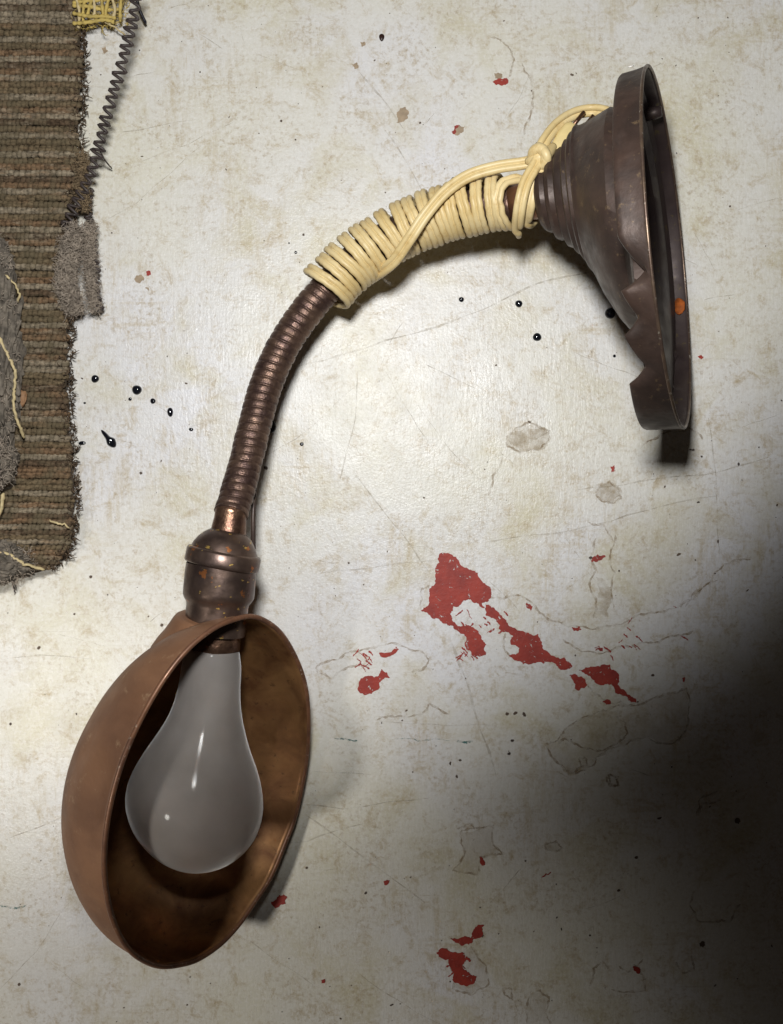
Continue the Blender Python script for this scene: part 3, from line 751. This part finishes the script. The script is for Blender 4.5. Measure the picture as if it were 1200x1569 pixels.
# yellow burlap scrap: each thread a part
burlap = empty('burlap_scrap', 'frayed yellow open weave burlap scrap beside the carpet', 'burlap')
for i, x in enumerate((120, 129, 138, 147, 156, 165, 174, 183)):
    L = random.uniform(34, 46)-(8 if i > 4 else 0)
    P = catmull([G(x+random.uniform(-4, 4), -30, 44), G(x+random.uniform(-3, 3), -5, 46), G(x+random.uniform(-3.5, 3.5), 18, 44), G(x+random.uniform(-7, 7), L+random.uniform(-10, 4), 34)], 2.2)
    v, f = tube(P, lambda k, t: 2.9*(1+.2*math.sin(k*1.1)+.2*math.cos(2*t)), 7); obj('warp_thread', mesh('warp_thread', v, f), M_gold if i % 3 else M_straw, burlap)
for yy in (-20, -9, 2, 13, 24, 33):
    P = catmull([G(112, yy+random.uniform(-4, 4), 43), G(135, yy+random.uniform(-4, 4), 47), G(160, yy+random.uniform(-4, 4), 42), G(190-yy*.5+random.uniform(-10, 6), yy+random.uniform(-6, 6), 41)], 2.2)
    v, f = tube(P, lambda k, t: 2.7*(1+.25*math.sin(k*1.6)), 7); obj('weft_thread', mesh('weft_thread', v, f), M_gold, burlap)
parts = []
for i in range(420):
    x, y = random.uniform(112, 195), random.uniform(-25, 46)
    parts.append(fibre(G(x, y, random.uniform(8, 40)), (random.gauss(0, 1), random.gauss(0, 1), random.gauss(0, .4)), random.uniform(6, 18), random.uniform(.4, 1), .5))
v, f = merge(parts); obj('fray', mesh('fray', v, f), M_gold, burlap, kind='stuff')

# ---------------------------------------------------------------- black droplets
def drop(x, y, rx, ry, rot, label, h=.62, neckd=None):
    V = []; F = []; ns, nr = 28, 9; ca, sa_ = math.cos(rot), math.sin(rot)
    for i in range(nr+1):
        e = i/nr*math.pi/2
        for j in range(ns):
            t = 2*math.pi*j/ns; lx, ly = rx*math.cos(t)*math.cos(e), ry*math.sin(t)*math.cos(e)
            wv = 1+.03*math.sin(3*t+x)+.02*math.sin(2*t+y)
            lx *= wv; ly *= wv
            if neckd:
                u = ly/ry; sh = (.80+.20*math.cos((u-.62)*3.4)) if u > -.95 else .6
                lx *= (.40 if u < -.05 else .40+.60*min(1, (u+.05)/.45))
            zz = min(rx, ry)*h*1.25*math.sin(e)
            if neckd: zz *= (.6 if ly < 0 else 1)
            V.append(Vector((x+lx*ca-ly*sa_, y+lx*sa_+ly*ca, .3+zz)))
    for i in range(nr):
        for j in range(ns): F.append((i*ns+j, i*ns+(j+1) % ns, (i+1)*ns+(j+1) % ns, (i+1)*ns+j))
    F.append(tuple(range(ns)))
    obj('droplet', mesh('droplet', V, F), M_drop, None, label=label, category='droplet', group='black droplets on the white paint')
drop(146, 581, 6, 6, 0, 'round black droplet next to the carpet, above the elongated drop')
drop(210, 598, 7.4, 7.4, 0, 'large round black droplet with a tiny one at its side')
drop(199.5, 612, 2.7, 2.7, 0, 'tiny black droplet touching the large round one near carpet')
drop(234.5, 615, 4.2, 4.2, 0, 'small round black droplet between large and oval droplets')
drop(261, 632, 4.6, 7, -.1, 'upright oval black droplet between carpet and gooseneck')
drop(293, 658.5, 3.6, 2.6, .1, 'tiny flat black droplet closest to the gooseneck on the carpet side')
drop(126, 679.5, 5.6, 3.2, -.1, 'flat oval black droplet beside the carpet edge')
drop(166, 672, 8.4, 17, -.68, 'elongated pear-shaped black drop near the carpet', .62, True)
drop(415, 653, 8.5, 11.5, .1, 'big black droplet half hidden under the gooseneck', .5)
drop(462.5, 681, 3, 3, 0, 'tiny round black droplet in the open beside the lower gooseneck')
drop(707, 459.5, 4, 4, 0, 'small shiny black droplet under the cord winding')
drop(795, 466, 5.6, 5.6, 0, 'shiny black droplet just below the long scratch')
drop(823, 517, 6.6, 6.4, 0, 'shiny black droplet furthest below the long scratch')
drop(935, 480.5, 8, 8.6, 0, 'large matte black droplet beside the lamp base notches', .6)
drop(941.5, 546, 2.4, 2.4, 0, 'tiny black droplet beside the lowest base notch')
drop(453.5, 387.5, 2.2, 2.2, 0, 'tiny black droplet beside the end of the cord winding')
drop(443, 373, 1.3, 1.3, 0, 'minute black droplet a little off the end of the cord winding')
drop(130, 618, 2.0, 1.6, 0, 'minute black droplet against the carpet edge')
bm = bmesh.new(); bmesh.ops.create_icosphere(bm, subdivisions=3, radius=1)
for v in bm.verts:
    q = v.co; k = 1+.15*noise.noise(q*2+Vector((5, 0, 0)))
    v.co = W(Vector((585+q.x*4*(1-.3*q.y), 59+q.y*5.6, 2.4+q.z*2.2))) if True else q
me = bpy.data.meshes.new('seed'); bm.to_mesh(me); bm.free()
obj('seed', me, simple('seed_brown', (.035, .014, .01), .35), None, label='small dark brown seed on the bare white paint', category='seed')
